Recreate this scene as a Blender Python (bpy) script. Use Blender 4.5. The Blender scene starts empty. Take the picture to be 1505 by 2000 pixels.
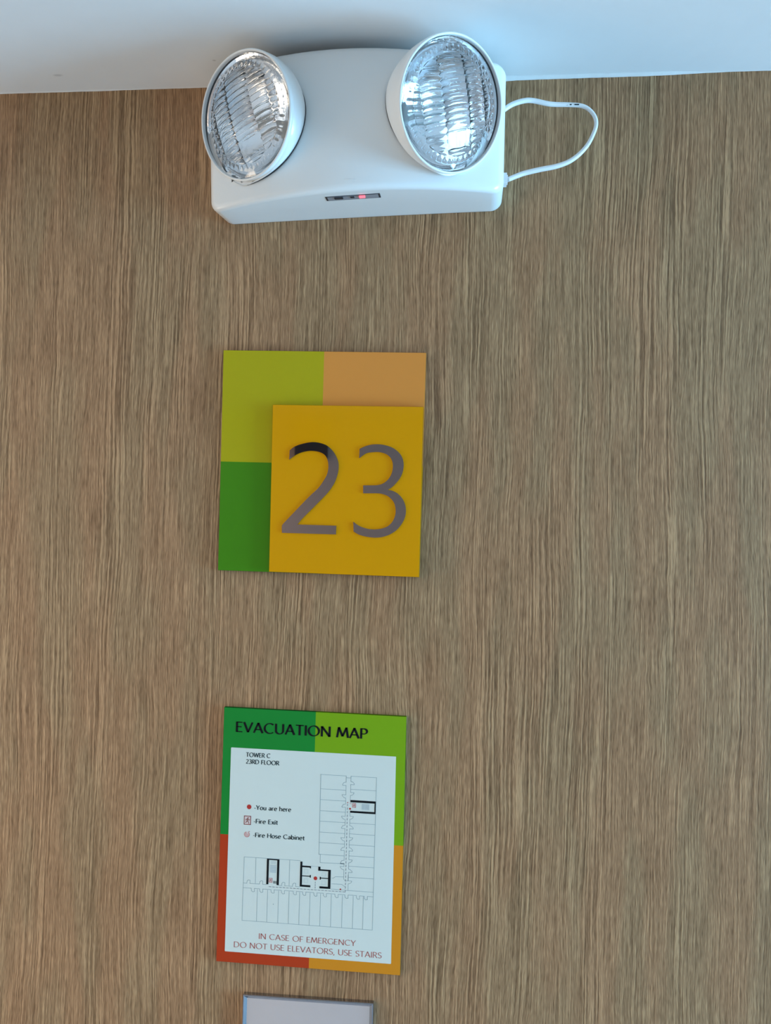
import bpy, bmesh, math, random
from math import sin, cos, pi, radians, sqrt
from mathutils import Vector, Matrix
random.seed(7)
S = bpy.context.scene
COL = S.collection
H0 = 1900.0                      # camera height in mm; wall heights below are given relative to it

# ------------------------------------------------------------------ camera
cam_d = bpy.data.cameras.new('camera'); cam = bpy.data.objects.new('camera', cam_d); COL.objects.link(cam)
cam_d.sensor_fit = 'VERTICAL'; cam_d.sensor_height = 36; cam_d.lens = 28.08; cam_d.clip_start = .01
_y, _p, _r = -0.100839307, 0.0174029465, 0.0261809215
fw = Vector((sin(_y)*cos(_p), cos(_y)*cos(_p), sin(_p))); r0 = Vector((cos(_y), -sin(_y), 0)); u0 = r0.cross(fw)
R_ = cos(_r)*r0 + sin(_r)*u0; U_ = -sin(_r)*r0 + cos(_r)*u0
m = Matrix((R_, U_, -fw)).transposed().to_4x4(); m.translation = Vector((0, -.9, H0/1000)); cam.matrix_world = m
S.camera = cam

# ------------------------------------------------------------------ world, lights, exposure
S.view_settings.view_transform = 'Standard'; S.view_settings.look = 'None'
S.view_settings.exposure = 0.2; S.view_settings.gamma = 1; S.view_settings.use_curve_mapping = False
w = bpy.data.worlds.new('world'); S.world = w; w.use_nodes = True
w.node_tree.nodes['Background'].inputs[0].default_value = (.42, .66, 1, 1)
w.node_tree.nodes['Background'].inputs[1].default_value = 3.0

def area(name, loc, rot, sx, sy, power, col):
    d = bpy.data.lights.new(name, 'AREA'); d.shape = 'RECTANGLE'; d.size = sx; d.size_y = sy; d.energy = power; d.color = col
    o = bpy.data.objects.new(name, d); o.location = loc; o.rotation_euler = rot; COL.objects.link(o); return o
WIN_P, DOWN_P = 160.0, 11.0
# daylight entering through the window in the right-hand wall
area('window_daylight', (3.16, -.55, 1.45), (0, radians(90), 0), 1.25, .95, WIN_P, (.31, .665, 1))
# warm ceiling downlights of the corridor
for lx, ly in ((-2.0, -.7), (-2.0, -1.9), (-1.5, -2.4)):
    area('ceiling_downlight', (lx, ly, 2.392), (0, 0, 0), .45, .45, DOWN_P, (1, .85, .67))

# added warm fill by the left wall, brightening ceiling and wood; no lamp stands there
area('warm_fill_light', (-2.56, -.6, 1.1), (0, radians(-90), 0), 1.0, .8, 15.0, (1, .80, .58))

# ------------------------------------------------------------------ materials
def nt(name):
    mt = bpy.data.materials.new(name); mt.use_nodes = True
    return mt, mt.node_tree, mt.node_tree.nodes['Principled BSDF']
def plain(name, col, rough=.5, metal=0, coat=0, emit=None, bump=None, var=.04, spec=.5):
    mt, t, b = nt(name); N = t.nodes; L = t.links
    b.inputs['Roughness'].default_value = rough; b.inputs['Metallic'].default_value = metal
    b.inputs['Coat Weight'].default_value = coat; b.inputs['Coat Roughness'].default_value = .03
    b.inputs['Specular IOR Level'].default_value = spec
    tc = N.new('ShaderNodeTexCoord'); nz = N.new('ShaderNodeTexNoise'); nz.inputs['Scale'].default_value = 40; nz.inputs['Detail'].default_value = 3
    L.new(tc.outputs['Object'], nz.inputs['Vector'])
    mx = N.new('ShaderNodeMix'); mx.data_type = 'RGBA'
    mx.inputs[6].default_value = (*[c*(1-var) for c in col], 1); mx.inputs[7].default_value = (*[min(1, c*(1+var)) for c in col], 1)
    L.new(nz.outputs['Fac'], mx.inputs[0]); L.new(mx.outputs[2], b.inputs['Base Color'])
    if bump:
        nb = N.new('ShaderNodeTexNoise'); nb.inputs['Scale'].default_value = bump[0]; nb.inputs['Detail'].default_value = 4
        L.new(tc.outputs['Object'], nb.inputs['Vector'])
        bp = N.new('ShaderNodeBump'); bp.inputs['Strength'].default_value = bump[1]; bp.inputs['Distance'].default_value = .001
        L.new(nb.outputs['Fac'], bp.inputs['Height']); L.new(bp.outputs[0], b.inputs['Normal'])
    if emit:
        b.inputs['Emission Color'].default_value = (*emit[0], 1); b.inputs['Emission Strength'].default_value = emit[1]
    return mt

def wood_material():
    mt, t, b = nt('oak_laminate'); N = t.nodes; L = t.links
    geo = N.new('ShaderNodeNewGeometry')
    def mapping(sx, sy, sz, src):
        mp = N.new('ShaderNodeMapping'); mp.inputs['Scale'].default_value = (sx, sy, sz); L.new(src, mp.inputs['Vector']); return mp.outputs[0]
    def noise(vec, det=2, rough=.5, dim='3D'):
        n = N.new('ShaderNodeTexNoise'); n.inputs['Scale'].default_value = 1; n.inputs['Detail'].default_value = det; n.inputs['Roughness'].default_value = rough
        L.new(vec, n.inputs['Vector']); return n.outputs['Fac']
    def math_(op, a, c, cl=False):
        k = N.new('ShaderNodeMath'); k.operation = op; k.use_clamp = cl
        for i, v in enumerate((a, c)):
            if isinstance(v, (int, float)): k.inputs[i].default_value = v
            else: L.new(v, k.inputs[i])
        return k.outputs[0]
    def ramp(src, lo, hi, t0=0., t1=1.):
        k = N.new('ShaderNodeMapRange'); k.inputs[1].default_value = lo; k.inputs[2].default_value = hi; k.inputs[3].default_value = t0; k.inputs[4].default_value = t1
        k.interpolation_type = 'SMOOTHSTEP'; L.new(src, k.inputs[0]); return k.outputs[0]
    pos = geo.outputs['Position']
    sep = N.new('ShaderNodeSeparateXYZ'); L.new(pos, sep.inputs[0])
    # sideways wander of the grain
    w1 = math_('MULTIPLY', math_('SUBTRACT', noise(mapping(7, 1, 2.6, pos), 1), .5), .030)
    w2 = math_('MULTIPLY', math_('SUBTRACT', noise(mapping(28, 1, 16, pos), 2), .5), .0042)
    w3 = math_('MULTIPLY', math_('SUBTRACT', noise(mapping(150, 1, 90, pos), 1), .5), .0007)
    x2 = math_('ADD', math_('ADD', sep.outputs[0], w1), math_('ADD', w2, w3))
    cmb = N.new('ShaderNodeCombineXYZ'); L.new(x2, cmb.inputs[0]); L.new(sep.outputs[2], cmb.inputs[2]); L.new(sep.outputs[1], cmb.inputs[1])
    g = cmb.outputs[0]
    band = ramp(noise(mapping(30, 1, 1.6, g), 2), .46, .62)             # clusters of bold lines
    bold = ramp(noise(mapping(440, 1, 4.5, g), 0, .4), .42, .58)
    mid = noise(mapping(700, 1, 14, g), 1, .5)
    fine = noise(mapping(1500, 1, 75, g), 1, .6)
    pore = ramp(noise(mapping(900, 1, 60, g), 1), .58, .70)
    tone = noise(mapping(16, 1, 2.0, g), 3)
    v = math_('MULTIPLY', math_('SUBTRACT', bold, .5), math_('ADD', math_('MULTIPLY', band, .37), .05))
    v = math_('ADD', v, math_('MULTIPLY', math_('SUBTRACT', mid, .5), 1.25))
    v = math_('ADD', v, math_('MULTIPLY', math_('SUBTRACT', fine, .5), 1.15))
    v = math_('ADD', v, math_('MULTIPLY', math_('SUBTRACT', tone, .5), .10))
    v = math_('SUBTRACT', v, math_('MULTIPLY', pore, .20))
    v = math_('ADD', v, .585, True)
    cr = N.new('ShaderNodeValToRGB'); L.new(v, cr.inputs[0]); e = cr.color_ramp.elements
    e[0].position = .0; e[0].color = (0.143, 0.074, 0.033, 1)
    e[1].position = 1.; e[1].color = (0.559, 0.332, 0.171, 1)
    k = e.new(.32); k.color = (0.234, 0.125, 0.058, 1)
    k = e.new(.62); k.color = (0.357, 0.201, 0.101, 1)
    hue = N.new('ShaderNodeMix'); hue.data_type = 'RGBA'; hue.blend_type = 'MULTIPLY'
    hr = N.new('ShaderNodeMix'); hr.data_type = 'RGBA'; hr.inputs[6].default_value = (1.015, .995, .985, 1); hr.inputs[7].default_value = (.955, 1.02, 1.03, 1)
    L.new(ramp(noise(mapping(22, 1, 4, g), 2), .4, .6), hr.inputs[0])
    hue.inputs[0].default_value = 1; L.new(cr.outputs[0], hue.inputs[6]); L.new(hr.outputs[2], hue.inputs[7])
    L.new(hue.outputs[2], b.inputs['Base Color'])
    b.inputs['Roughness'].default_value = .55; b.inputs['Specular IOR Level'].default_value = .3
    bp = N.new('ShaderNodeBump'); bp.inputs['Strength'].default_value = .25; bp.inputs['Distance'].default_value = .0006
    L.new(v, bp.inputs['Height']); L.new(bp.outputs[0], b.inputs['Normal'])
    return mt

def ceiling_material():
    mt = plain('ceiling_paint', (.80, .80, .79), .7, bump=(55, .18), var=.02)
    t = mt.node_tree; N = t.nodes; L = t.links; b = N['Principled BSDF']
    geo = N.new('ShaderNodeNewGeometry'); src = b.inputs['Base Color'].links[0].from_socket
    for (x, y, sx, sy, amt) in ((-.479, -.0342, .0055, .0022, .35), (-.2885, -.0529, .002, .0015, .4)):   # small scuffs in the paint
        mp = N.new('ShaderNodeMapping'); mp.vector_type = 'POINT'
        mp.inputs['Location'].default_value = (-x/sx, -y/sy, 0); mp.inputs['Scale'].default_value = (1/sx, 1/sy, 0)
        L.new(geo.outputs['Position'], mp.inputs[0])
        ln = N.new('ShaderNodeVectorMath'); ln.operation = 'LENGTH'; L.new(mp.outputs[0], ln.inputs[0])
        mr = N.new('ShaderNodeMapRange'); mr.inputs[1].default_value = .5; mr.inputs[2].default_value = 1.3; mr.inputs[3].default_value = amt; mr.inputs[4].default_value = 0
        L.new(ln.outputs['Value'], mr.inputs[0])
        mx = N.new('ShaderNodeMix'); mx.data_type = 'RGBA'; mx.inputs[7].default_value = (.30, .29, .28, 1)
        L.new(mr.outputs[0], mx.inputs[0]); L.new(src, mx.inputs[6]); src = mx.outputs[2]
    L.new(src, b.inputs['Base Color'])
    return mt

M_wood = wood_material(); M_ceil = ceiling_material()
M_taupe = plain('taupe_wall_paint', (.30, .255, .235), .6, bump=(80, .1))
M_white_wall = plain('cream_wall_paint', (.66, .66, .66), .7)
M_floor = plain('pale_tile', (.36, .375, .39), .4)
M_frame = plain('window_frame_paint', (.75, .75, .75), .4)
M_caulk = plain('white_caulk', (.80, .80, .78), .55, bump=(200, .3))
M_body = plain('white_plastic', (.83, .83, .81), .28, var=.01, coat=.15)
M_dark = plain('dark_gap_plastic', (.03, .03, .035), .6)
M_cord = plain('white_cord_pvc', (.80, .79, .78), .35)
M_chrome = plain('reflector_chrome', (.93, .94, .95), .09, metal=1, var=.01, bump=(160, .35))
M_steel = plain('brushed_steel', (.97, .90, .90), .45, metal=1, var=.03)
M_steel_edge = plain('polished_steel', (.40, .41, .45), .15, metal=1)
M_mirror = plain('mirror_bronze', (.42, .345, .33), .02, metal=1, var=.0)
def acrylic(name, col): 
    mt = plain(name, col, .45, coat=.2, var=.0, spec=.06); mt.node_tree.nodes['Principled BSDF'].inputs['Coat Roughness'].default_value = .06; return mt
A_lime = acrylic('acrylic_lime', (.45, .385, .008)); A_orange = acrylic('acrylic_peach', (.74, .285, .055))
A_green = acrylic('acrylic_green', (.060, .235, .008)); A_yellow = acrylic('acrylic_yellow', (.73, .315, .0005))
P_green = acrylic('acrylic_emerald', (.012, .235, .033)); P_lime = acrylic('acrylic_bright_lime', (.205, .385, .010))
P_red = acrylic('acrylic_red', (.48, .048, .012)); P_orange = acrylic('acrylic_amber', (.68, .255, .016))
P_white = acrylic('print_white', (.70, .74, .68))
I_black = acrylic('ink_black', (.008, .010, .012)); I_dark = acrylic('ink_charcoal', (.03, .05, .055)); I_red = acrylic('ink_red', (.50, .045, .035))
I_grey = acrylic('ink_grey', (.30, .40, .42)); I_pale = acrylic('ink_pale_grey', (.50, .57, .58)); I_pink = acrylic('ink_pale_red', (.72, .60, .56))
I_text_red = acrylic('ink_dull_red', (.46, .14, .12))
M_led = plain('red_led', (.9, .05, .08), .3, emit=((1, .10, .14), 2.2))
M_label = plain('grey_label', (.30, .31, .34), .4)
M_bulb = plain('bulb_base', (.75, .73, .68), .3)
def glass_material():
    mt, t, b = nt('clear_lens_plastic')
    b.inputs['Transmission Weight'].default_value = 1; b.inputs['Roughness'].default_value = .02; b.inputs['IOR'].default_value = 1.45
    b.inputs['Base Color'].default_value = (.97, .985, 1, 1)
    return mt
M_glass = glass_material()

# ------------------------------------------------------------------ helpers (mm in, metres out; y is depth out of the wall)
def P(x, d, z): return Vector((x/1000, -d/1000, (z+H0)/1000))
def mesh_obj(name, verts, faces, mat, parent=None, smooth=False, mats=None, midx=None, recalc=True, origin=None):
    me = bpy.data.meshes.new(name)
    o = bpy.data.objects.new(name, me); COL.objects.link(o)
    if parent is not None:
        o.parent = parent
        off = parent_world(parent)
    else:
        off = Vector((0, 0, 0))
    if origin is not None:
        o.location = origin - off; base = origin
    else: base = off
    me.from_pydata([tuple(v-base) for v in verts], [], faces)
    for q in (mats or [mat]): me.materials.append(q)
    if midx:
        for p_, i in zip(me.polygons, midx): p_.material_index = i
    if recalc:
        b_ = bmesh.new(); b_.from_mesh(me); bmesh.ops.recalc_face_normals(b_, faces=b_.faces); b_.to_mesh(me); b_.free()
    if smooth:
        for p_ in me.polygons: p_.use_smooth = True
        if smooth == 'auto': me.set_sharp_from_angle(angle=radians(35))
    return o
def parent_world(p):
    v = Vector(p.location)
    while p.parent: p = p.parent; v += p.location
    return v
def empty(name, loc, label, cat, group=None):
    o = bpy.data.objects.new(name, None); o.location = loc; o.empty_display_size = .02; COL.objects.link(o)
    o['label'] = label; o['category'] = cat
    if group: o['group'] = group
    return o
def box(x0, x1, d0, d1, z0, z1):
    v = [P(x, d, z) for d in (d0, d1) for z in (z0, z1) for x in (x0, x1)]
    return v, [(0, 1, 3, 2), (4, 6, 7, 5), (0, 4, 5, 1), (2, 3, 7, 6), (0, 2, 6, 4), (1, 5, 7, 3)]
def boxes(name, L_, mat, parent=None):
    V = []; F = []
    for b_ in L_:
        v, f = box(*b_); n = len(V); V += v; F += [tuple(i+n for i in q) for q in f]
    return mesh_obj(name, V, F, mat, parent)
def struct(o): o['kind'] = 'structure'; return o
def tube(name, pts, r, mat, parent=None, n=12, k=6, closed=False, rfun=None, cap=True, squash=None):
    # Catmull-Rom path through pts, swept circle
    pts = [Vector(p) for p in pts]; path = []
    N_ = len(pts)
    rng = range(N_ if closed else N_-1)
    for i in rng:
        p0 = pts[(i-1) % N_] if closed or i > 0 else pts[0]*2-pts[1]
        p1 = pts[i]; p2 = pts[(i+1) % N_]; p3 = pts[(i+2) % N_] if closed or i+2 < N_ else p2*2-p1
        for j in range(k):
            t = j/k
            path.append(.5*((2*p1)+(p2-p0)*t+(2*p0-5*p1+4*p2-p3)*t*t+(3*p1-p0-3*p2+p3)*t**3))
    if not closed: path.append(pts[-1])
    V = []; F = []; L_ = len(path); up = None
    for i, p in enumerate(path):
        a = path[(i-1) % L_] if closed or i else p; b_ = path[(i+1) % L_] if closed or i < L_-1 else p
        tg = (b_-a).normalized()
        if up is None: up = tg.cross(Vector((0, 1, 0))).normalized() if abs(tg.y) < .9 else tg.cross(Vector((1, 0, 0))).normalized()
        up = (up - tg*up.dot(tg)).normalized(); sd = tg.cross(up)
        rr = rfun(i/(L_-1)) if rfun else r
        for j in range(n): V.append(p + up*(rr*cos(2*pi*j/n)) + sd*(rr*sin(2*pi*j/n)))
    for i in range(L_ if closed else L_-1):
        for j in range(n):
            a = i*n+j; b_ = i*n+(j+1) % n; c = ((i+1) % L_)*n+(j+1) % n; d = ((i+1) % L_)*n+j; F.append((a, b_, c, d))
    if not closed and cap: F.append(tuple(range(n))[::-1]); F.append(tuple((L_-1)*n+j for j in range(n)))
    return mesh_obj(name, V, F, mat, parent, smooth=True)

# ------------------------------------------------------------------ room shell
XL, XR, DB = -2600, 3200, 2700
struct(boxes('wall_front', [(XL, XR, -120, 0, -H0, 508)], M_wood))
struct(boxes('ceiling', [(XL-120, XR+120, -120, DB+120, 508, 640)], M_ceil))
struct(boxes('floor', [(XL-120, XR+120, -120, DB+120, -H0-120, -H0)], M_floor))
# small dark panel added high behind the camera, for the left numeral to mirror
struct(boxes('wall_back', [(XL, XR, DB, DB+120, -H0, 508)], M_taupe))
struct(boxes('reflection_panel', [(-780, -630, DB-20, DB, 300, 470)], plain('dark_panel_gloss', (.02, .02, .025), .15)))
struct(boxes('wall_left', [(XL-120, XL, -120, DB+120, -H0, 508)], M_white_wall))
WD0, WD1, WZ0, WZ1 = 30, 1070, -1130, 220
struct(boxes('wall_right', [(XR, XR+120, -120, WD0, -H0, 508), (XR, XR+120, WD1, DB+120, -H0, 508), (XR, XR+120, WD0, WD1, -H0, WZ0), (XR, XR+120, WD0, WD1, WZ1, 508)], M_white_wall))
struct(boxes('window_1', [(XR+30, XR+80, WD0, WD0+50, WZ0, WZ1), (XR+30, XR+80, WD1-50, WD1, WZ0, WZ1), (XR+30, XR+80, WD0+50, WD1-50, WZ0, WZ0+50),
                          (XR+30, XR+80, WD0+50, WD1-50, WZ1-50, WZ1), (XR+30, XR+80, 530, 570, WZ0+50, WZ1-50)], M_frame))
# uneven caulk bead where the ceiling meets the wood
def caulk():
    K = [(-900, 507.2), (-570, 507.2), (-545, 507.5), (-458, 507.3), (-369, 507.7), (-315, 507.8), (-280, 507), (-100, 506), (20, 504.4), (31, 504.4), (45, 505.3), (69, 505.5), (110, 505.6), (154, 505.7), (200, 506),
         (216, 506.3), (235, 507.0), (249, 507.4), (275, 507.8), (340, 507.8), (900, 507.8)]
    V = []; F = []; n = 0; x = -800.
    rr = random.Random(3); jit = 0
    while x < 800:
        for i in range(len(K)-1):
            if K[i][0] <= x <= K[i+1][0]: t = (x-K[i][0])/(K[i+1][0]-K[i][0]); z = K[i][1]*(1-t)+K[i+1][1]*t
        jit = .7*jit+.3*rr.uniform(-1, 1)
        z += jit*.35; h = 508.3-z
        V += [P(x, -.5, 508.3), P(x, -.5, z), P(x, .7, z), P(x, .8+h*.35, z+h*.25), P(x, 1.2+h*.8, z+h*.7), P(x, 2+h*1.6, 508.3)]; n += 1; x += 4
    for i in range(n-1):
        for j in range(6): F.append((i*6+j, i*6+(j+1) % 6, (i+1)*6+(j+1) % 6, (i+1)*6+j))
    F.append(tuple(range(6))); F.append(tuple((n-1)*6+j for j in range(6)))
    return mesh_obj('trim_1', V, F, M_caulk, smooth=True)
struct(caulk())

# ------------------------------------------------------------------ emergency light
def lerp(a, b_, t): return a+(b_-a)*t
TLc, TRc, BLc, BRc = (-297, 497.0), (31, 496.5), (-289, 345.5), (31, 357.5)
def face_depth(x):
    t = (x+130)/160.
    return 50+40*(1-t*t)
def body_xz(u, v, s=1.):              # u 0..1 left-right, v 0..1 bottom-top, s 0..1 wall-front
    x = lerp(lerp(BLc[0], BRc[0], u), lerp(TLc[0], TRc[0], u), v)
    z = lerp(lerp(BLc[1]-6.*s, BRc[1], u), lerp(TLc[1], TRc[1], u), v)
    bow = 1-(2*u-1)**2
    return x, z + bow*lerp(lerp(.8, -2.5, s), 0., v)
emergency = empty('emergency_light', P(-130, 0, 345), 'white plastic twin-head emergency light with two round lamps under the ceiling', 'emergency light')
SOCKETS = [(-246, 430, 38, 69, 58, 69), (-20.5, 441.5, 72.5, 30, 50, 72.3)]
def housing():
    W_, H_ = 320., 150.; rings = []
    def outline(ins, rc):
        pts = []; r = max(rc-ins, .5)
        for (cx, cy, a0) in ((W_-ins-r, ins+r, -90), (W_-ins-r, H_-ins-r, 0), (ins+r, H_-ins-r, 90), (ins+r, ins+r, 180)):
            for i in range(9): a = radians(a0+90*i/8); pts.append((cx+r*cos(a), cy+r*sin(a)))
            # straight run to the next corner
            nx = {-90: (W_-ins, H_-ins-r), 0: (ins+r, H_-ins), 90: (ins, ins+r), 180: (W_-ins-r, ins)}[a0]
            lx, ly = pts[-1]
            for i in range(1, 24): pts.append((lerp(lx, nx[0], i/24), lerp(ly, nx[1], i/24)))
        return pts
    V = []; n = None
    def ring(pts, df):
        for (a, b_) in pts:
            x, z = body_xz(a/W_, b_/H_, 0); x, z = body_xz(a/W_, b_/H_, df(x)/face_depth(x)); V.append(P(x, df(x), z))
        return len(pts)
    rc = 13; fr = 7.
    base = outline(0, rc)
    n = ring(base, lambda x: 0.); ring(base, lambda x: 1.5); ring(base, lambda x: (face_depth(x)-fr)*.5)
    R_n = 3
    for i in range(7):
        a = pi/2*i/6; ring(outline(fr*(1-cos(a)), rc), lambda x, a=a: face_depth(x)-fr+fr*sin(a)); R_n += 1
    inner = outline(fr, rc)
    for i in range(1, 14):
        s = 1-i/14
        pts = [(W_/2+(a-W_/2)*lerp(1, s, 1), H_/2+(b_-H_/2)*s) for a, b_ in inner]; ring(pts, face_depth); R_n += 1
    F = []
    for k in range(R_n-1):
        for j in range(n): F.append((k*n+j, k*n+(j+1) % n, (k+1)*n+(j+1) % n, (k+1)*n+j))
    V.append(P(body_xz(.5, .5)[0], face_depth(body_xz(.5, .5)[0]), body_xz(.5, .5)[1])); c = len(V)-1
    for j in range(n): F.append(((R_n-1)*n+j, (R_n-1)*n+(j+1) % n, c))
    F.append(tuple(range(n))[::-1])
    def socket(f):                    # the two round sockets the heads sit in are open
        c_ = sum((V[i] for i in f), Vector())/len(f); x, z, d = c_.x*1000, c_.z*1000-H0, -c_.y*1000
        for (bx, bz, rl, rr, rt, rb) in SOCKETS:
            if d > 25 and ((x-bx)/((rr if x > bx else rl)-6))**2+((z-bz)/((rt if z > bz else rb)-6))**2 < 1: return True
        for (cx, cd, cz, yw, pt) in ((-241.3, 86.2, 427.3, -.5, -.2), (-24.6, 102.4, 424.7, .7, -.3)):
            n_ = Vector((sin(yw)*cos(pt), -cos(yw)*cos(pt), sin(pt))); q = (c_-P(cx, cd, cz))*1000; h = q.dot(n_); r = (q-n_*h).length
            if r < 58.5 and h > -9-37*(1-min(1, r/56)**2): return True
        return False
    F = [f for f in F if len(f) > 8 or not socket(f)]
    return mesh_obj('housing', V, F, M_body, emergency, smooth=True)
house = housing()

def lamp_head(cx, cd, cz, yaw, pitch, roll, base_c, base_r, facelabel):
    nrm = Vector((sin(yaw)*cos(pitch), -cos(yaw)*cos(pitch), sin(pitch)))       # world direction the lamp looks
    ex = nrm.cross(Vector((0, 0, 1))).normalized()*-1; ex = ex if ex.x > 0 else -ex
    ez = ex.cross(nrm)
    if ez.z < 0: ez = -ez
    a = radians(roll); e1 = cos(a)*ex+sin(a)*ez; e2 = -sin(a)*ex+cos(a)*ez
    C0 = P(cx, cd, cz); Rm = 64.
    def Q(u, v, h): return C0 + (e1*u+e2*v+nrm*h)/1000
    def lathe(name, prof, mat, parent, n=120, smooth=True, sh=None):
        V = []; F = []
        for r, h in prof:
            for j in range(n): t = 2*pi*j/n; V.append(Q(r*cos(t), r*sin(t), h))
        for k in range(len(prof)-1):
            for j in range(n): F.append((k*n+j, k*n+(j+1) % n, (k+1)*n+(j+1) % n, (k+1)*n+j))
        return mesh_obj(name, V, F, mat, parent, smooth=smooth)
    # shell: from a rounded seam on the bowed face to the round mouth
    n = 160; V = []; F = []; rows = 12
    bx, bz = base_c; rl, rr, rt, rb = base_r
    for k in range(rows+1):
        s = k/rows
        for j in range(n):
            t = 2*pi*j/n
            X = bx+(rr if cos(t) > 0 else rl)*cos(t); Z = bz+(rt if sin(t) > 0 else rb*(1-.13*max(0, -cos(t) if rr > rl else cos(t))))*sin(t)
            B = P(X, face_depth(X)+(2.3 if (cos(t) if rr > rl else -cos(t)) > .05 else 1.0), Z)
            # matching angle on the mouth
            d = (ex*cos(t)+ez*sin(t)); T = C0 + d*(Rm-.2)/1000 - nrm*.0015
            p_ = B.lerp(T, s)
            p_ += (ex*cos(t)+ez*sin(t))*(.0045*sin(pi*s)*min(1., (T-B).length/.03))
            V.append(p_)
    for k in range(rows):
        for j in range(n): F.append((k*n+j, k*n+(j+1) % n, (k+1)*n+(j+1) % n, (k+1)*n+j))
    shell = mesh_obj('lamp_head', V, F, M_body, emergency, smooth=True)
    shell['label'] = facelabel
    # dark swivel collar just inside the seam
    V = []; F = []
    for k in range(3):
        for j in range(n):
            t = 2*pi*j/n
            X = bx+((rr if cos(t) > 0 else rl)-1.5)*cos(t); Z = bz+((rt if sin(t) > 0 else rb)-1.5)*sin(t)
            V.append(P(X, face_depth(X)+((-3, .3, 1.6) if (cos(t) if rr > rl else -cos(t)) > .12 else (-3, -2, -1))[k], Z))
    for k in range(2):
        for j in range(n): F.append((k*n+j, k*n+(j+1) % n, (k+1)*n+(j+1) % n, (k+1)*n+j))
    mesh_obj('swivel_collar', V, F, M_dark, shell, smooth=True)
    # dark tube added as the gap shade between shell and housing, open side only
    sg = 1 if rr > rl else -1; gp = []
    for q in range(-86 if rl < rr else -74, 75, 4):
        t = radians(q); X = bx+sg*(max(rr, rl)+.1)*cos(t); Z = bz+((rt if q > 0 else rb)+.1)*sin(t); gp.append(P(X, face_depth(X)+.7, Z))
    tube('seam_shade', gp, .00045, M_dark, shell, n=6, k=2)
    # rim
    prof = [(64, -3), (64.3, -1), (64.2, 1.2), (63.6, 2.2), (62.8, 2.5), (62.0, 2.1), (61.5, 1.0), (61.4, -3.5)]
    lathe('rim', prof, M_body, shell)
    lathe('lens_gasket', [(61.6, -2.2), (60.9, -1.9), (60.6, -2.3), (60.4, -4.6)], M_dark, shell)
    # reflector bowl
    prof = [(60.8, -4.6), (57, -6)]
    for i in range(1, 25):
        r = 56*(1-i/24.*.86); prof.append((r, -7-36*(1-(r/56)**2)))
    prof.append((.5, -43))
    lathe('reflector', prof, M_chrome, shell, n=96)
    # bulb: base collar and glass capsule
    lathe('bulb_socket', [(.2, -30), (6.5, -30), (6.5, -43)], M_bulb, shell, n=24)
    lathe('bulb', [(5, -31)]+[(4.6*cos(radians(q)), -24+7*sin(radians(q))) for q in range(-30, 91, 15)], M_glass, shell, n=24)
    # lens: moulded plate, smooth rim band, vertical divisions and horizontal flutes
    nr, na = 84, 300; V = []; F = []
    def front(u, v, r): return 9.0*(1-(r/61.)**2)-1.0
    EDG = (-70, -38, -14, 16, 38, 70)
    def flute(u, v, r):
        if r > 54: return 0
        if r > 47.5:                                   # ring of little beads
            t = math.atan2(v, u); return .9*abs(sin(t*24))*max(0., 1-((r-50.7)/3.3)**2)
        k = min(1., (47.5-r)/1.2)
        for q in range(5):
            if EDG[q] <= u < EDG[q+1]: a_, c_ = EDG[q], EDG[q+1]; break
        cu = (u-a_)/(c_-a_)-.5
        if -40 < v < -24 and q == 2: return .25*abs(sin(pi*u/9))   # flatter patch low in the lens
        per = 6.2 if v > -16 else 7.4
        f = sqrt(abs(sin(pi*(v+2.2*cu*cu*2+(0, 1.3, 0, .9, 0)[q])/per)))
        return k*(1.6*f - 1.5*(2*abs(cu))**3)
    def add(hf):
        b0 = len(V); V.append(Q(0, 0, hf(0, 0, 0)))
        for i in range(1, nr+1):
            r = 60.9*i/nr
            for j in range(na):
                t = 2*pi*j/na; u = r*cos(t); v = r*sin(t); V.append(Q(u, v, hf(u, v, r)))
        for j in range(na): F.append((b0, b0+1+j, b0+1+(j+1) % na))
        for i in range(nr-1):
            for j in range(na):
                a_ = b0+1+i*na; F.append((a_+j, a_+na+j, a_+na+(j+1) % na, a_+(j+1) % na))
        return b0
    b0 = add(lambda u, v, r: front(u, v, r)+.28*max(0., flute(u, v, r)))
    b1 = add(lambda u, v, r: front(u, v, r)-2.6-flute(u, v, r))
    e0 = b0+1+(nr-1)*na; e1_ = b1+1+(nr-1)*na
    for j in range(na): F.append((e0+j, e1_+j, e1_+(j+1) % na, e0+(j+1) % na))
    mesh_obj('lens', V, F, M_glass, shell, smooth=True)
    return shell
lamp_head(-241.3, 86.2, 427.3, -.5, -.2, 11, (-246, 430), (38, 69, 58, 69), 'left round lamp head turned outward to the left')
lamp_head(-24.6, 102.4, 424.7, .7, -.3, 24, (-20.5, 441.5), (72.5, 30, 50, 72.3), 'right round lamp head turned outward to the right')

# indicator window on the underside
def under(x, d):                      # underside height
    u = (x-BLc[0])/(BRc[0]-BLc[0]); return body_xz(u, 0, d/face_depth(x))[1]
def slab_under(name, x0, x1, d0, d1, drop0, drop1, mat, parent):
    V = []
    for dr in (drop0, drop1):
        for (x, d) in ((x0, d0), (x1, d0), (x1, d1), (x0, d1)): V.append(P(x, d, under(x, d)-dr))
    F = [(0, 1, 2, 3), (4, 7, 6, 5), (0, 4, 5, 1), (1, 5, 6, 2), (2, 6, 7, 3), (3, 7, 4, 0)]
    return mesh_obj(name, V, F, mat, parent)
iw = slab_under('indicator_window', -156.5, -98.5, 61.5, 73.8, -.5, .35, M_dark, emergency)
slab_under('indicator_label', -154.5, -100.5, 62.8, 72.6, .2, .5, M_label, iw)
slab_under('test_button', -147, -138, 67.5, 72, .4, 1.6, M_dark, iw)
slab_under('test_button', -130, -126, 68, 71.5, .4, 1.4, M_dark, iw)
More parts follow.
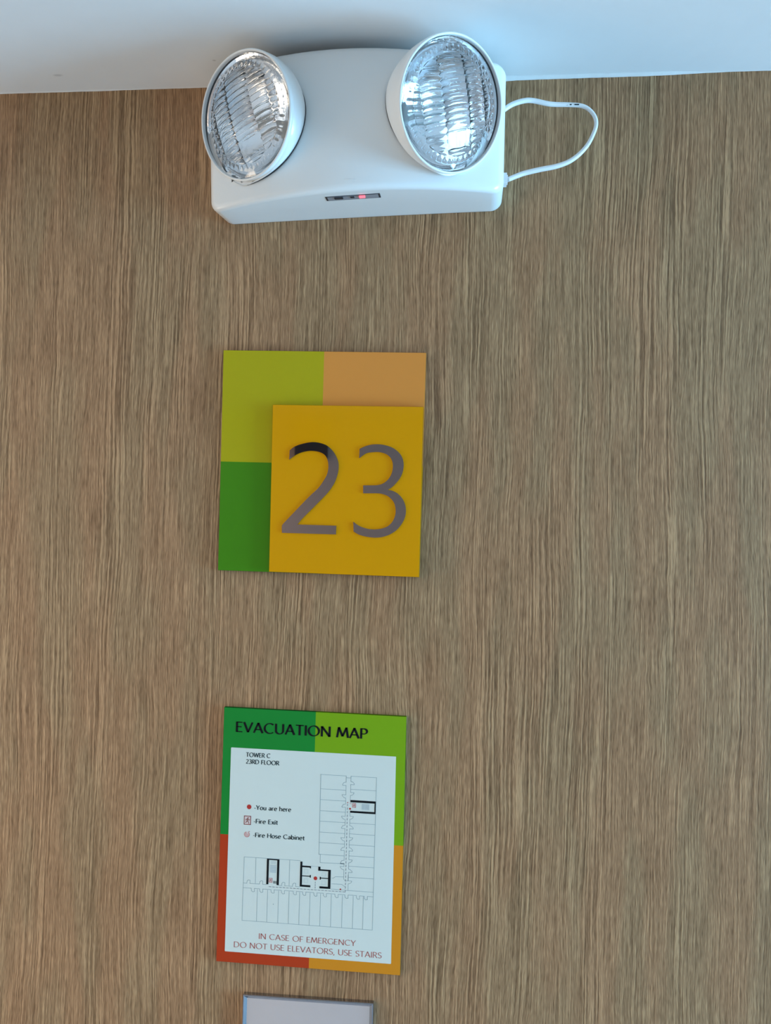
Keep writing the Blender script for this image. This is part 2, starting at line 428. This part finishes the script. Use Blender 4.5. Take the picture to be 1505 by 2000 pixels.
slab_under('led', -120.5, -114.5, 67.5, 72.2, .4, 1.8, M_led, iw)
# small raised mark on the front
V = []; F = []
for i, (x, z) in enumerate([(-134+12*t/8, 357.0-1.0*t/8) for t in range(9)]):
    hgt = .9*sqrt(max(0, 1-((i-4)/4.3)**2))
    for k in range(5):
        a = pi*k/4; V.append(P(x, face_depth(x)-.15+.55*sin(a), z+hgt*cos(a)))
for i in range(8):
    for k in range(4): F.append((i*5+k, i*5+k+1, i*5+6+k, i*5+5+k))
mesh_obj('raised_mark', V, F, M_body, emergency, smooth=True)
# power cord looping out of the right side
CORD = [(22, 38, 447), (29.5, 36.0, 453.1), (38.8, 33.4, 460.4), (50.9, 30.8, 465.4), (61.0, 28.4, 466.7), (76.6, 26.2, 464.1), (86.1, 24.2, 464.0), (100.0, 22.6, 464.2), (113.9, 21.3, 463.3), (122.4, 20.5, 459.2),
        (128.6, 20.1, 451.6), (130.2, 20.1, 442.5), (127.3, 20.5, 432.2), (121.4, 21.3, 420.2), (112.2, 22.6, 409.1), (101.2, 24.2, 400.7), (87.5, 26.2, 395.0), (70.9, 28.4, 391.0), (54.4, 30.8, 386.3), (45.0, 33.4, 382.0), (35.6, 36.0, 377.1)]
cord = tube('power_cord', [P(*p) for p in CORD], .0024, M_cord, emergency, n=14, k=8, rfun=lambda t: .0024+.0003*sin(t*9))
boxes('cord_plug', [(30.3, 34.6, 30, 41, 371.5, 382.6), (34.6, 35.6, 32, 39, 373, 381)], M_cord, cord)
# tiny printed marks on the cord
V = []; F = []
for x0_, x1_ in ((94, 99), (101, 103), (106, 111)):
    n0 = len(V)
    for x in (x0_, x1_):
        for a in (-.55, -.1): V.append(P(x, 22.3+2.75*cos(a), 464.0+2.75*sin(a)-.2*(x > 108)))
    F.append((n0, n0+1, n0+3, n0+2))
mesh_obj('printed_mark', V, F, I_dark, cord)

# ------------------------------------------------------------------ flat sign helpers
def quad_map(c, W_, H_, depth):
    # c = TL, TR, BR, BL in wall mm
    def f(u, v, dd=0.):
        s, t = u/W_, v/H_
        x = (1-s)*(1-t)*c[0][0]+s*(1-t)*c[1][0]+s*t*c[2][0]+(1-s)*t*c[3][0]
        z = (1-s)*(1-t)*c[0][1]+s*(1-t)*c[1][1]+s*t*c[2][1]+(1-s)*t*c[3][1]
        return P(x, depth+dd, z)
    return f
def slab(name, f, W_, H_, thick, parent, mats, us, vs, idx, bev=.6):
    # front face cut into coloured fields at us / vs, thin bevel, straight edges
    us = [bev]+us+[W_-bev]; vs = [bev]+vs+[H_-bev]; V = []; F = []; MI = []
    for v in vs:
        for u in us: V.append(f(u, v, 0))
    nu = len(us)
    for j in range(len(vs)-1):
        for i in range(nu-1): F.append((j*nu+i, j*nu+i+1, (j+1)*nu+i+1, (j+1)*nu+i)); MI.append(idx[j][i])
    per = [(i, 0) for i in range(nu)]+[(nu-1, j) for j in range(1, len(vs))]+[(i, len(vs)-1) for i in range(nu-2, -1, -1)]+[(0, j) for j in range(len(vs)-2, 0, -1)]
    def oc(i, j):
        u = 0 if i == 0 else W_ if i == nu-1 else us[i]; v = 0 if j == 0 else H_ if j == len(vs)-1 else vs[j]; return u, v
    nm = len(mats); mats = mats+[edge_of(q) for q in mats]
    n = len(per); r1 = len(V)
    for i, j in per: V.append(f(*oc(i, j), -bev))
    r2 = len(V)
    for i, j in per: V.append(f(*oc(i, j), -thick))
    for k in range(n):
        k2 = (k+1) % n; (i, j), (i2, j2) = per[k], per[k2]
        ci = min(i, i2) if i != i2 else (0 if i == 0 else nu-2); cj = min(j, j2) if j != j2 else (0 if j == 0 else len(vs)-2)
        mi = idx[cj][ci]
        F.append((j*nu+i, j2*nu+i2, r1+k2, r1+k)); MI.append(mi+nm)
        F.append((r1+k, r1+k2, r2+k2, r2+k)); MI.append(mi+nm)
    F.append(tuple(r2+k for k in range(n))); MI.append(0)
    return mesh_obj(name, V, F, None, parent, mats=mats, midx=MI)
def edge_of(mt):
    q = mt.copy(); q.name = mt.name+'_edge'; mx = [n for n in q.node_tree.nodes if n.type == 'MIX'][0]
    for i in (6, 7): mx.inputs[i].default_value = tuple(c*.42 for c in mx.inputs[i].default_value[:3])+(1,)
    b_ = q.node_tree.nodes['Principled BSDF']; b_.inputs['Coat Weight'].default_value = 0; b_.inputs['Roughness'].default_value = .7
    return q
def crom(pts, corners, k=5):
    out = []; n = len(pts)
    for i in range(n):
        p1 = Vector(pts[i]); p2 = Vector(pts[(i+1) % n])
        p0 = Vector(pts[(i-1) % n]) if i not in corners else p1*2-p2
        p3 = Vector(pts[(i+2) % n]) if (i+1) % n not in corners else p2*2-p1
        if i in corners and (i+1) % n in corners: out.append(p1); continue
        for j in range(k):
            t = j/k; out.append(.5*((2*p1)+(p2-p0)*t+(2*p0-5*p1+4*p2-p3)*t*t+(3*p1-p0-3*p2+p3)*t**3))
    return out
def extrude_poly(name, pts, f, d0, d1, mat, parent, bev=0):
    from mathutils.geometry import tessellate_polygon
    n = len(pts); V = [f(p[0], p[1], d1) for p in pts]+[f(p[0], p[1], d0) for p in pts]
    tri = tessellate_polygon([[Vector((p[0], p[1], 0)) for p in pts]])
    F = [tuple(t) for t in tri]+[(i, (i+1) % n, n+(i+1) % n, n+i) for i in range(n)]
    return mesh_obj(name, V, F, mat, parent)

# ------------------------------------------------------------------ floor number sign
fs = empty('floor_number_sign', P(-166, 0, 70), 'layered acrylic floor sign with numerals 23 on a yellow panel', 'sign')
c1 = [(-282.99, 197.72), (-49.2, 195.69), (-50.73, -56.4), (-281.77, -55.8)]
f1 = quad_map(c1, 233.5, 253, 6)
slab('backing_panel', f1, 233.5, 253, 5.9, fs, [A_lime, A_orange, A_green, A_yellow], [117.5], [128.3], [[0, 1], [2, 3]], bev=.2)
c2 = [(-221.66, 134.39), (-50.6, 133.84), (-50.6, -56.02), (-220.56, -55.29)]
f2 = quad_map(c2, 171, 190, 12)
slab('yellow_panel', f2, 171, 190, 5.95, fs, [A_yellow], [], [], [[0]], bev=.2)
TWO = [(21.0, 51.7), (26.2, 47.6), (33.5, 44.7), (41.5, 42.7), (48.8, 42.0), (56.2, 42.9), (63.6, 45.6), (69.9, 51.0), (74.3, 57.3), (76.9, 63.9), (77.4, 71.1), (76.1, 79.0), (72.7, 88.2), (66.2, 98.1), (56.6, 108.6), (44.6, 121.1), (37.4, 128.6), (31.7, 135.5), (76.4, 135.6), (76.2, 145.3), (14.2, 145.4), (14.0, 138.4), (15.9, 134.7), (27.9, 121.6), (44.2, 104.1), (55.0, 93.5), (60.9, 84.9), (64.4, 78.1), (65.8, 70.2), (65.0, 62.9), (62.7, 57.8), (59.0, 54.5), (53.4, 52.5), (45.4, 51.8), (36.8, 53.2), (28.8, 56.4), (20.6, 62.3)]
THREE = [(100.8, 48.5), (107.4, 45.4), (115.2, 43.4), (124.3, 43.1), (133.4, 44.9), (140.1, 47.8), (146.3, 53.1), (149.7, 59.3), (150.8, 65.9), (149.8, 73.7), (147.0, 80.4), (142.9, 85.9), (138.8, 90.2), (133.5, 93.8), (138.9, 94.7), (144.4, 97.3), (149.4, 102.0), (152.8, 107.9), (154.5, 114.4), (154.1, 122.2), (151.3, 129.5), (145.5, 137.5), (137.8, 143.1), (129.4, 146.4), (121.0, 147.5), (111.8, 146.9), (102.7, 144.8), (96.2, 141.4), (95.6, 130.5), (100.6, 134.0), (107.3, 136.8), (115.9, 138.4), (125.6, 137.8), (134.0, 134.8), (139.3, 129.8), (142.4, 123.2), (143.1, 116.5), (141.7, 109.4), (138.6, 104.6), (133.7, 100.6), (128.2, 98.6), (122.1, 97.9), (106.0, 98.3), (105.8, 89.5), (121.9, 88.8), (129.1, 86.2), (134.4, 81.3), (137.8, 74.6), (138.8, 67.4), (137.8, 61.4), (134.9, 56.6), (130.0, 53.4), (123.3, 51.7), (116.1, 51.9), (108.2, 53.5), (100.5, 59.1)]
extrude_poly('numeral', crom(TWO, {0, 17, 18, 19, 20, 36}), f2, -.1, 1.3, M_mirror, fs)['label'] = 'mirror-finish metal numeral 2'
extrude_poly('numeral', crom(THREE, {0, 13, 27, 28, 42, 43, 55}), f2, -.1, 1.3, M_mirror, fs)['label'] = 'mirror-finish metal numeral 3'

# ------------------------------------------------------------------ evacuation map sign
ms = empty('evacuation_map_sign', P(-166, 0, -356), 'evacuation map board with white floor plan and green, lime, red and orange border', 'sign')
c3 = [(-270.02, -212.17), (-61.25, -212.61), (-60.82, -499.06), (-270.58, -500.08)]
f3 = quad_map(c3, 209, 287, 5)
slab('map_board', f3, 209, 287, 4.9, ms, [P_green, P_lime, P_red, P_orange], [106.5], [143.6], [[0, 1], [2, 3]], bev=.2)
# white printed sheet with slightly rounded corners
def rrect(x0, y0, x1, y1, r):
    o = []
    for cx, cy, a0 in ((x1-r, y1-r, 0), (x0+r, y1-r, 90), (x0+r, y0+r, 180), (x1-r, y0+r, 270)):
        for i in range(5): a = radians(a0+22.5*i); o.append((cx+r*cos(a), cy+r*sin(a)))
    return o
extrude_poly('white_sheet', rrect(9.6, 45.0, 198.7, 275.0, .7), f3, -.05, .12, P_white, ms)
PR = .2                                              # prints sit this far (mm) in front of the board

def arc(cx, cy, rx, ry, a0, a1, n=16):
    return [(cx+rx*cos(radians(a0+(a1-a0)*i/n)), cy+ry*sin(radians(a0+(a1-a0)*i/n))) for i in range(n+1)]
SS = [arc(.27, .745, .20, .235, 30, 250, 14)+arc(.26, .26, .22, .24, 68, -150, 14)]
G_ = {
 'E': (.54, [[(.08, 0), (.08, 1)], [(.06, .96), (.50, .96)], [(.06, .52), (.45, .52)], [(.06, .04), (.52, .04)]]),
 'F': (.50, [[(.08, 0), (.08, 1)], [(.06, .96), (.50, .96)], [(.06, .50), (.44, .50)]]),
 'L': (.48, [[(.08, 0), (.08, 1)], [(.06, .04), (.47, .04)]]),
 'H': (.76, [[(.08, 0), (.08, 1)], [(.68, 0), (.68, 1)], [(.08, .52), (.68, .52)]]),
 'I': (.18, [[(.09, 0), (.09, 1)]]),
 'T': (.62, [[(.31, 0), (.31, 1)], [(0, .96), (.62, .96)]]),
 'V': (.70, [[(.02, 1), (.35, .02)], [(.35, .02), (.68, 1)]]),
 'A': (.74, [[(.03, 0), (.37, .99)], [(.36, .99), (.71, 0)], [(.15, .33), (.59, .33)]]),
 'C': (.78, [arc(.46, .5, .40, .48, 48, 312, 22)]),
 'G': (.82, [arc(.46, .5, .40, .48, 50, 300, 22)+[(.76, .10)], [(.76, .45), (.76, .06)]]),
 'O': (.92, [arc(.46, .5, .40, .48, 0, 360, 28)]),
 'U': (.74, [[(.09, 1), (.09, .34)]+arc(.37, .33, .28, .31, 180, 360, 14)+[(.65, 1)]]),
 'N': (.78, [[(.09, 0), (.09, 1)], [(.09, .98), (.69, .02)], [(.69, 0), (.69, 1)]]),
 'M': (.92, [[(.04, 0), (.17, .99)], [(.17, .99), (.46, .12)], [(.46, .12), (.75, .99)], [(.75, .99), (.88, 0)]]),
 'W': (1.04, [[(.02, 1), (.28, .02)], [(.28, .02), (.52, .95)], [(.52, .95), (.77, .02)], [(.77, .02), (1.02, 1)]]),
 'P': (.57, [[(.08, 0), (.08, 1)], [(.08, .96), (.28, .96)]+arc(.29, .71, .23, .25, 90, -90, 12)+[(.08, .46)]]),
 'R': (.62, [[(.08, 0), (.08, 1)], [(.08, .96), (.28, .96)]+arc(.29, .72, .22, .24, 90, -90, 12)+[(.08, .48)], [(.28, .48), (.60, 0)]]),
 'D': (.80, [[(.08, 0), (.08, 1)], [(.08, .96), (.32, .96)]+arc(.32, .5, .40, .46, 90, -90, 16)+[(.08, .04)]]),
 'Y': (.66, [[(.02, 1), (.33, .46)], [(.64, 1), (.33, .46)], [(.33, .5), (.33, 0)]]),
 'S': (.52, SS),
 '2': (.58, [arc(.28, .72, .21, .25, 155, -40, 14)+[(.07, .05)], [(.05, .04), (.55, .04)]]),
 '3': (.54, [arc(.23, .745, .20, .225, 140, -85, 12), arc(.23, .27, .24, .25, 88, -150, 14)]),
 'a': (.52, [arc(.24, .19, .17, .18, 0, 360, 16), [(.43, 0), (.43, .46)]+arc(.26, .46, .17, .20, 0, 150, 8)]),
 'b': (.58, [[(.08, 0), (.08, 1.04)], arc(.30, .34, .22, .33, 0, 360, 18)]),
 'e': (.56, [arc(.29, .34, .23, .33, 8, 318, 18), [(.06, .37), (.52, .37)]]),
 'h': (.56, [[(.08, 0), (.08, 1.04)], arc(.28, .44, .20, .23, 170, 0, 8)+[(.48, 0)]]),
 'i': (.17, [[(.08, 0), (.08, .67)], [(.08, .84), (.08, .97)]]),
 'n': (.56, [[(.08, 0), (.08, .67)], arc(.28, .44, .20, .23, 170, 0, 8)+[(.48, 0)]]),
 'o': (.60, [arc(.30, .34, .24, .33, 0, 360, 20)]),
 'r': (.36, [[(.08, 0), (.08, .67)], arc(.28, .40, .20, .26, 165, 70, 6)]),
 's': (.40, [[(x*.72, y*.68) for x, y in SS[0]]]),
 't': (.33, [[(.15, .86), (.15, .16)]+arc(.27, .16, .12, .13, 180, 290, 6), [(.01, .65), (.32, .65)]]),
 'u': (.56, [[(.08, .67), (.08, .24)]+arc(.27, .24, .19, .22, 180, 350, 8), [(.47, .67), (.47, 0)]]),
 'x': (.48, [[(.03, .67), (.45, 0)], [(.45, .67), (.03, 0)]]),
 '-': (.32, [[(.04, .33), (.28, .33)]]),
 ',': (.20, [[(.11, .10), (.05, -.14)]]),
 ' ': (.30, []),
}
def ribbon(V2, F2, pts, wf):
    n = len(pts); L0 = len(V2)
    for i in range(n):
        a = pts[max(0, i-1)]; b_ = pts[min(n-1, i+1)]
        dx, dy = b_[0]-a[0], b_[1]-a[1]; l = math.hypot(dx, dy) or 1; nx, ny = -dy/l, dx/l
        h = wf(math.atan2(dy, dx))/2
        V2 += [(pts[i][0]+nx*h, pts[i][1]+ny*h), (pts[i][0]-nx*h, pts[i][1]-ny*h)]
    for i in range(n-1): q = L0+2*i; F2.append((q, q+1, q+3, q+2))
def text_mesh(name, lines, mat, thick, thin, parent=ms):
    V2 = []; F2 = []
    for (s, u0_, u1_, base, cap) in lines:
        adv = .075
        tot = sum(G_[c][0] for c in s)+adv*(len(s)-1); sx = (u1_-u0_)/tot; x = 0.
        for c in s:
            wd, st = G_[c]
            for p in st:
                tmp = []; ff = []
                ribbon(tmp, ff, p, lambda th: thin+(thick-thin)*abs(sin(th-radians(20)))**1.5)
                b0 = len(V2)
                V2 += [(u0_+(x+a)*sx, base-b_*cap) for a, b_ in tmp]; F2 += [tuple(i+b0 for i in q) for q in ff]
            x += wd+adv
    return mesh_obj(name, [f3(u, v, PR) for u, v in V2], F2, mat, parent, recalc=False)
text_mesh('title_text', [('EVACUATION MAP', 14.6, 166.0, 27.1, 11.6)], I_black, .18, .08)
text_mesh('location_text', [('TOWER C', 27.4, 55.6, 54.6, 4.9), ('23RD FLOOR', 27.4, 66.0, 62.3, 4.9)], I_dark, .20, .11)
text_mesh('legend_text', [('-You are here', 38.6, 81.2, 113.6, 4.9), ('-Fire Exit', 38.4, 66.4, 129.0, 5.0), ('-Fire Hose Cabinet', 38.2, 97.6, 144.5, 4.9)], I_dark, .19, .11)
text_mesh('warning_text', [('IN CASE OF EMERGENCY', 48.3, 158.6, 258.2, 6.2), ('DO NOT USE ELEVATORS, USE STAIRS', 19.8, 188.0, 269.6, 6.4)], I_text_red, .125, .07)

class Flat:
    def __init__(s): s.V = []; s.F = []
    def rect(s, x0, y0, x1, y1): s.poly([(x0, y0), (x1, y0), (x1, y1), (x0, y1)])
    def poly(s, p): n = len(s.V); s.V += p; s.F.append(tuple(range(n, n+len(p))))
    def line(s, pts, w_):
        for a, b_ in zip(pts[:-1], pts[1:]):
            dx, dy = b_[0]-a[0], b_[1]-a[1]; l = math.hypot(dx, dy) or 1; nx, ny = -dy/l*w_/2, dx/l*w_/2; ex_, ey_ = dx/l*w_/2, dy/l*w_/2
            s.poly([(a[0]+nx-ex_, a[1]+ny-ey_), (b_[0]+nx+ex_, b_[1]+ny+ey_), (b_[0]-nx+ex_, b_[1]-ny+ey_), (a[0]-nx-ex_, a[1]-ny-ey_)])
    def arc_band(s, cx, cy, r, w_, a0, a1, n=18):
        for i in range(n):
            t0, t1 = radians(a0+(a1-a0)*i/n), radians(a0+(a1-a0)*(i+1)/n)
            s.poly([(cx+(r+o)*cos(t), cy+(r+o)*sin(t)) for t, o in ((t0, -w_/2), (t1, -w_/2), (t1, w_/2), (t0, w_/2))])
    def disc(s, x, y, r, n=24): s.poly([(x+r*cos(2*pi*i/n), y+r*sin(2*pi*i/n)) for i in range(n)])
    def each(s, name, mat, dd=0., groups=None):
        groups = groups or [[i] for i in range(len(s.F))]
        for gr in groups:
            q = Flat()
            for i in gr: q.poly([s.V[k] for k in s.F[i]])
            q.out(name, mat, dd)
    def out(s, name, mat, dd=0., parent=ms): return mesh_obj(name, [f3(u, v, PR+dd) for u, v in s.V], s.F, mat, parent, recalc=False)
# room outlines, thin grey lines
g = Flat(); LW = .42
CL, CR = 143.2, 148.5
g.line([(114.2, 69.7), (143.2, 69.7)], LW); g.line([(143.2, 71.6), (148.5, 71.6)], LW); g.line([(148.5, 69.7), (177.4, 69.7), (176.9, 239.1)], LW)
g.line([(114.2, 69.7), (114.5, 159.0)], LW*1.15); g.line([(116.1, 159.0), (116.1, 168.2)], LW)
for y in (85.7, 97.8, 110.2, 121.9, 134.1, 145.9, 159.0): g.line([(114.4, y), (CL, y)], LW)
g.line([(116.1, 168.2), (143.2, 167.8)], LW); g.line([(139, 168), (143.2, 167.8)], LW*1.8)
for y in (84.3, 122.0, 134.0, 146.3, 158.6, 170.1, 182.4, 197.2): g.line([(CR, y), (177, y)], LW)
NL = [(78.8, 1), (93, 0), (103.3, 1), (117, 0), (127, 1), (141, 0), (151.6, 1), (166, 1), (173, 0)]
yprev = 69.7
for y, s_ in NL:                                     # left corridor wall with door swings
    g.line([(CL, yprev), (CL, y-2.2)], LW)
    if s_: g.line([(CL, y-2.2), (140.6, y-1.6), (139.2, y+.6), (139.4, y+1.5), (CL, y+1.5)], LW)
    else: g.line([(CL, y-2.2), (139.0, y-2.2), (139.3, y-.8), (141.2, y+1.0), (CL, y+1.5)], LW)
    yprev = y+1.5
g.line([(CL, yprev), (CL, 184.5), (144.6, 186.5), (148.2, 186.5), (148.3, 180)], LW)
yprev = 69.7
for y, s_ in [(77.6, 1), (90, 0), (116.5, 0), (127, 1), (140.2, 0), (151.6, 1), (165, 0), (175.6, 1), (188.5, 0)]:
    if y > 110 and yprev < 100: yprev = 110.4
    g.line([(CR, yprev), (CR, y-2.2)], LW)
    if s_: g.line([(CR, y-2.2), (150.6, y-1.6), (152.6, y+.4), (152.4, y+1.5), (CR, y+1.5)], LW)
    else: g.line([(CR, y-2.2), (152.4, y-2.0), (152.0, y-.6), (150.2, y+.9), (CR, y+1.3)], LW)
    yprev = y+1.3
    if y == 90: g.line([(CR, yprev), (CR, 96.3)], LW)
g.line([(CR, yprev), (CR, 197.2)], LW)
# rooms beside the lift lobby
g.line([(129.9, 184.6), (131.6, 184.6), (133.6, 182.9), (143.2, 182.5)], LW); g.line([(129.9, 191), (141.2, 190.9), (145.4, 193.6)], LW); g.line([(129, 196.8), (148.5, 197.2)], LW)
g.line([(106, 172.8), (114.2, 172.8)], LW*.7)
# lower wing
g.line([(93.6, 167.5), (28.9, 167.5), (28.4, 238.9), (176.5, 239.1)], LW)
for x in (42.5, 81.4): g.line([(x, 167.5), (x, 196.2)], LW)
for x in (45.2, 57, 69.6, 81.7, 93.8, 105.6, 117.6, 129.8, 142.3, 154.5, 166): g.line([(x, 203), (x, 238.8)], LW)
def swings(y, xs, x0, x1, sg):
    xp = x0
    for x in xs:
        g.line([(xp, y), (x-2.2, y)], LW); g.line([(x-2.2, y), (x-1.9, y+sg*2.6), (x-.4, y+sg*3.9), (x+1.5, y+sg*3.6), (x+1.5, y)], LW); xp = x+1.5
    g.line([(xp, y), (x1, y)], LW)
swings(196.9, (34.9, 49.6), 28.6, 55.3, -1); swings(196.9, (75, 87.5), 69.5, 93.8, -1)
swings(202.2, (40.2, 49.9, 63, 74.9, 88.5, 99.2, 112, 122.8, 136, 147.2, 160.2, 169), 28.6, 177, 1)
g.out('floor_plan_outline', I_grey)
b_ = Flat()                                          # heavy black core walls
for r_ in ((55.2, 167.7, 57.6, 196.5), (67.1, 167.7, 69.6, 196.7), (57.6, 167.7, 67.1, 169.0),
           (148.5, 96.2, 177.3, 98.7), (148.5, 108.2, 177.3, 110.4), (175.9, 98.7, 177.3, 108.2),
           (93.6, 168.4, 96.0, 196.5), (96, 172.8, 105.9, 174.6), (96, 183.8, 105.9, 184.8), (104.9, 182.8, 106, 185.8), (96, 194.3, 105.7, 196.5), (104.8, 172.8, 105.9, 175.4),
           (114.2, 172.8, 116.7, 177.4), (116.7, 175.6, 128.5, 177.3), (125.6, 177.3, 128.5, 196.8), (116.3, 184.9, 125.6, 185.9), (116.2, 184.0, 117.4, 187.2), (116.1, 194.6, 125.6, 196.9)):
    b_.rect(*r_)
b_.each('floor_plan_core_wall', I_black, .05, [[0, 1, 2], [3, 4, 5], [6, 7, 8, 9, 10, 11], [12, 13, 14, 15, 16, 17]])
h = Flat()                                           # stair flights and lift cars
for i in range(5): h.rect(59.2, 174.6+i*1.75, 66.2, 175.9+i*1.75)
for i in range(5): h.rect(161.6+i*1.8, 99.8, 162.9+i*1.8, 106.2)
for i in range(3): h.rect(59.6, 170.3+i*1.2, 65.6, 170.7+i*1.2)
for x, y in ((98.5, 177), (98.5, 187.5), (118.6, 179), (118.6, 188.5)):
    h.line([(x, y), (x+4, y), (x+4, y+4), (x, y+4), (x, y)], .25)
h.each('stair_flight_print', I_pale, .03, [[0, 1, 2, 3, 4, 10, 11, 12], [5, 6, 7, 8, 9]]+[list(range(13+4*i, 17+4*i)) for i in range(4)])
d_ = Flat()                                          # dashed escape route
y = 101.0
while y < 199: d_.line([(145.5, y), (145.4, y+2.0)], .6); y += 4.0
x = 58.5
while x < 143: d_.line([(x, 199.0), (x+2.3, 199.05)], .6); x += 4.0
y = 190
while y < 198: d_.line([(111.2, y), (111.2, y+1.6)], .6); y += 2.8
d_.out('escape_route_dashes', acrylic('ink_route_grey', (.24, .26, .28)), .04)
k = Flat(); k.disc(32.8, 110.9, 2.65); k.disc(111.3, 186.1, 2.1); k.disc(139.9, 196.4, .9); k.disc(145.5, 99.3, .6); k.disc(148.4, 106.1, 1.1)
k.each('position_dot', I_red, .06)
# running figure in a frame (fire exit symbol)
def exit_symbol(x, y, s):
    q = Flat(); q.line([(x, y), (x+7.4*s, y), (x+7.4*s, y+9.4*s), (x, y+9.4*s), (x, y)], .8*s)
    q.disc(x+4.3*s, y+2.0*s, .75*s, 12)
    for pl in ([(3.9, 2.9), (3.4, 5.0)], [(3.8, 3.2), (2.2, 3.6), (1.9, 4.7)], [(4.0, 3.3), (5.1, 4.3), (6.1, 4.0)], [(3.5, 5.0), (4.7, 6.2), (5.3, 8.2)], [(3.4, 5.0), (2.9, 6.5), (1.5, 7.2)]):
        q.line([(x+a*s, y+c*s) for a, c in pl], .75*s)
    return q
exit_symbol(27.6, 121.4, 1).out('fire_exit_symbol', acrylic('ink_brown_red', (.30, .06, .05)), .05)
pk = Flat(); pk.rect(27.9, 121.7, 34.7, 130.5); pk.rect(150.9, 99.7, 155.1, 104.2); pk.rect(58.0, 189.2, 62.2, 194.4); pk.rect(149.0, 99.4, 150.0, 101); pk.disc(148.6, 99.9, .8, 10)
pk.each('symbol_tint', I_pink, .02)
for (x, y) in ((151.1, 99.8), (58.3, 189.4)): exit_symbol(x, y, .48).out('fire_exit_symbol', I_red, .05)
dk = Flat(); 
for x in (63.2, 64.6, 66.0): dk.rect(x, 192.2, x+.7, 195.2)
dk.each('hose_print', I_dark, .03)
# hose reel symbol
hs = Flat(); cx, cy = 31.2, 142.0
hs.arc_band(cx, cy, 2.8, .95, -60, 250, 26)
hs.arc_band(cx, cy, 1.45, .65, -40, 270, 18); hs.rect(cx+1.75, cy-3.6, cx+3.2, cy-2.9)
hs.disc(cx, cy, .5, 10)
ht = Flat(); ht.disc(cx, cy, 3.2, 28); ht.out('symbol_tint', I_pink, .02)
hs.out('fire_hose_symbol', acrylic('ink_rose', (.60, .27, .25)), .05)
sp = Flat(); sp.disc(64, 218.3, .55, 10); sp.out('speck', I_grey, .05)

# ------------------------------------------------------------------ steel plate at the bottom edge of the frame
st = empty('steel_wall_plate', P(-164, 0, -700), 'brushed stainless steel plate with shiny sloping rim on the wall below the evacuation map', 'wall plate')
sc_ = [(-238.2, -534.5), (-89.5, -531.9), (-88.6, -860), (-238.6, -860)]
f4 = quad_map(sc_, 149, 327, 0)
def ringpts(i, d): return [f4(i, i, d), f4(149-i, i, d), f4(149-i, 327-i, d), f4(i, 327-i, d)]
V = []; prof = [(0, 0), (0, 5.4), (.4, 6.1), (.9, 6.35), (1.3, 6.3), (4.6, 3.8)]
for i, d in prof: V += ringpts(i, d)
F = []; 
for k_ in range(len(prof)-1):
    for j in range(4): F.append((k_*4+j, k_*4+(j+1) % 4, (k_+1)*4+(j+1) % 4, (k_+1)*4+j))
F.append((3, 2, 1, 0))
mesh_obj('bevelled_rim', V+ringpts(4.6, 0), F+[], M_steel_edge, st)
fp = ringpts(4.5, 3.85)+ringpts(4.5, 1)
mesh_obj('face_plate', fp, [(0, 1, 2, 3), (7, 6, 5, 4), (0, 4, 5, 1), (1, 5, 6, 2), (2, 6, 7, 3), (3, 7, 4, 0)], M_steel, st)
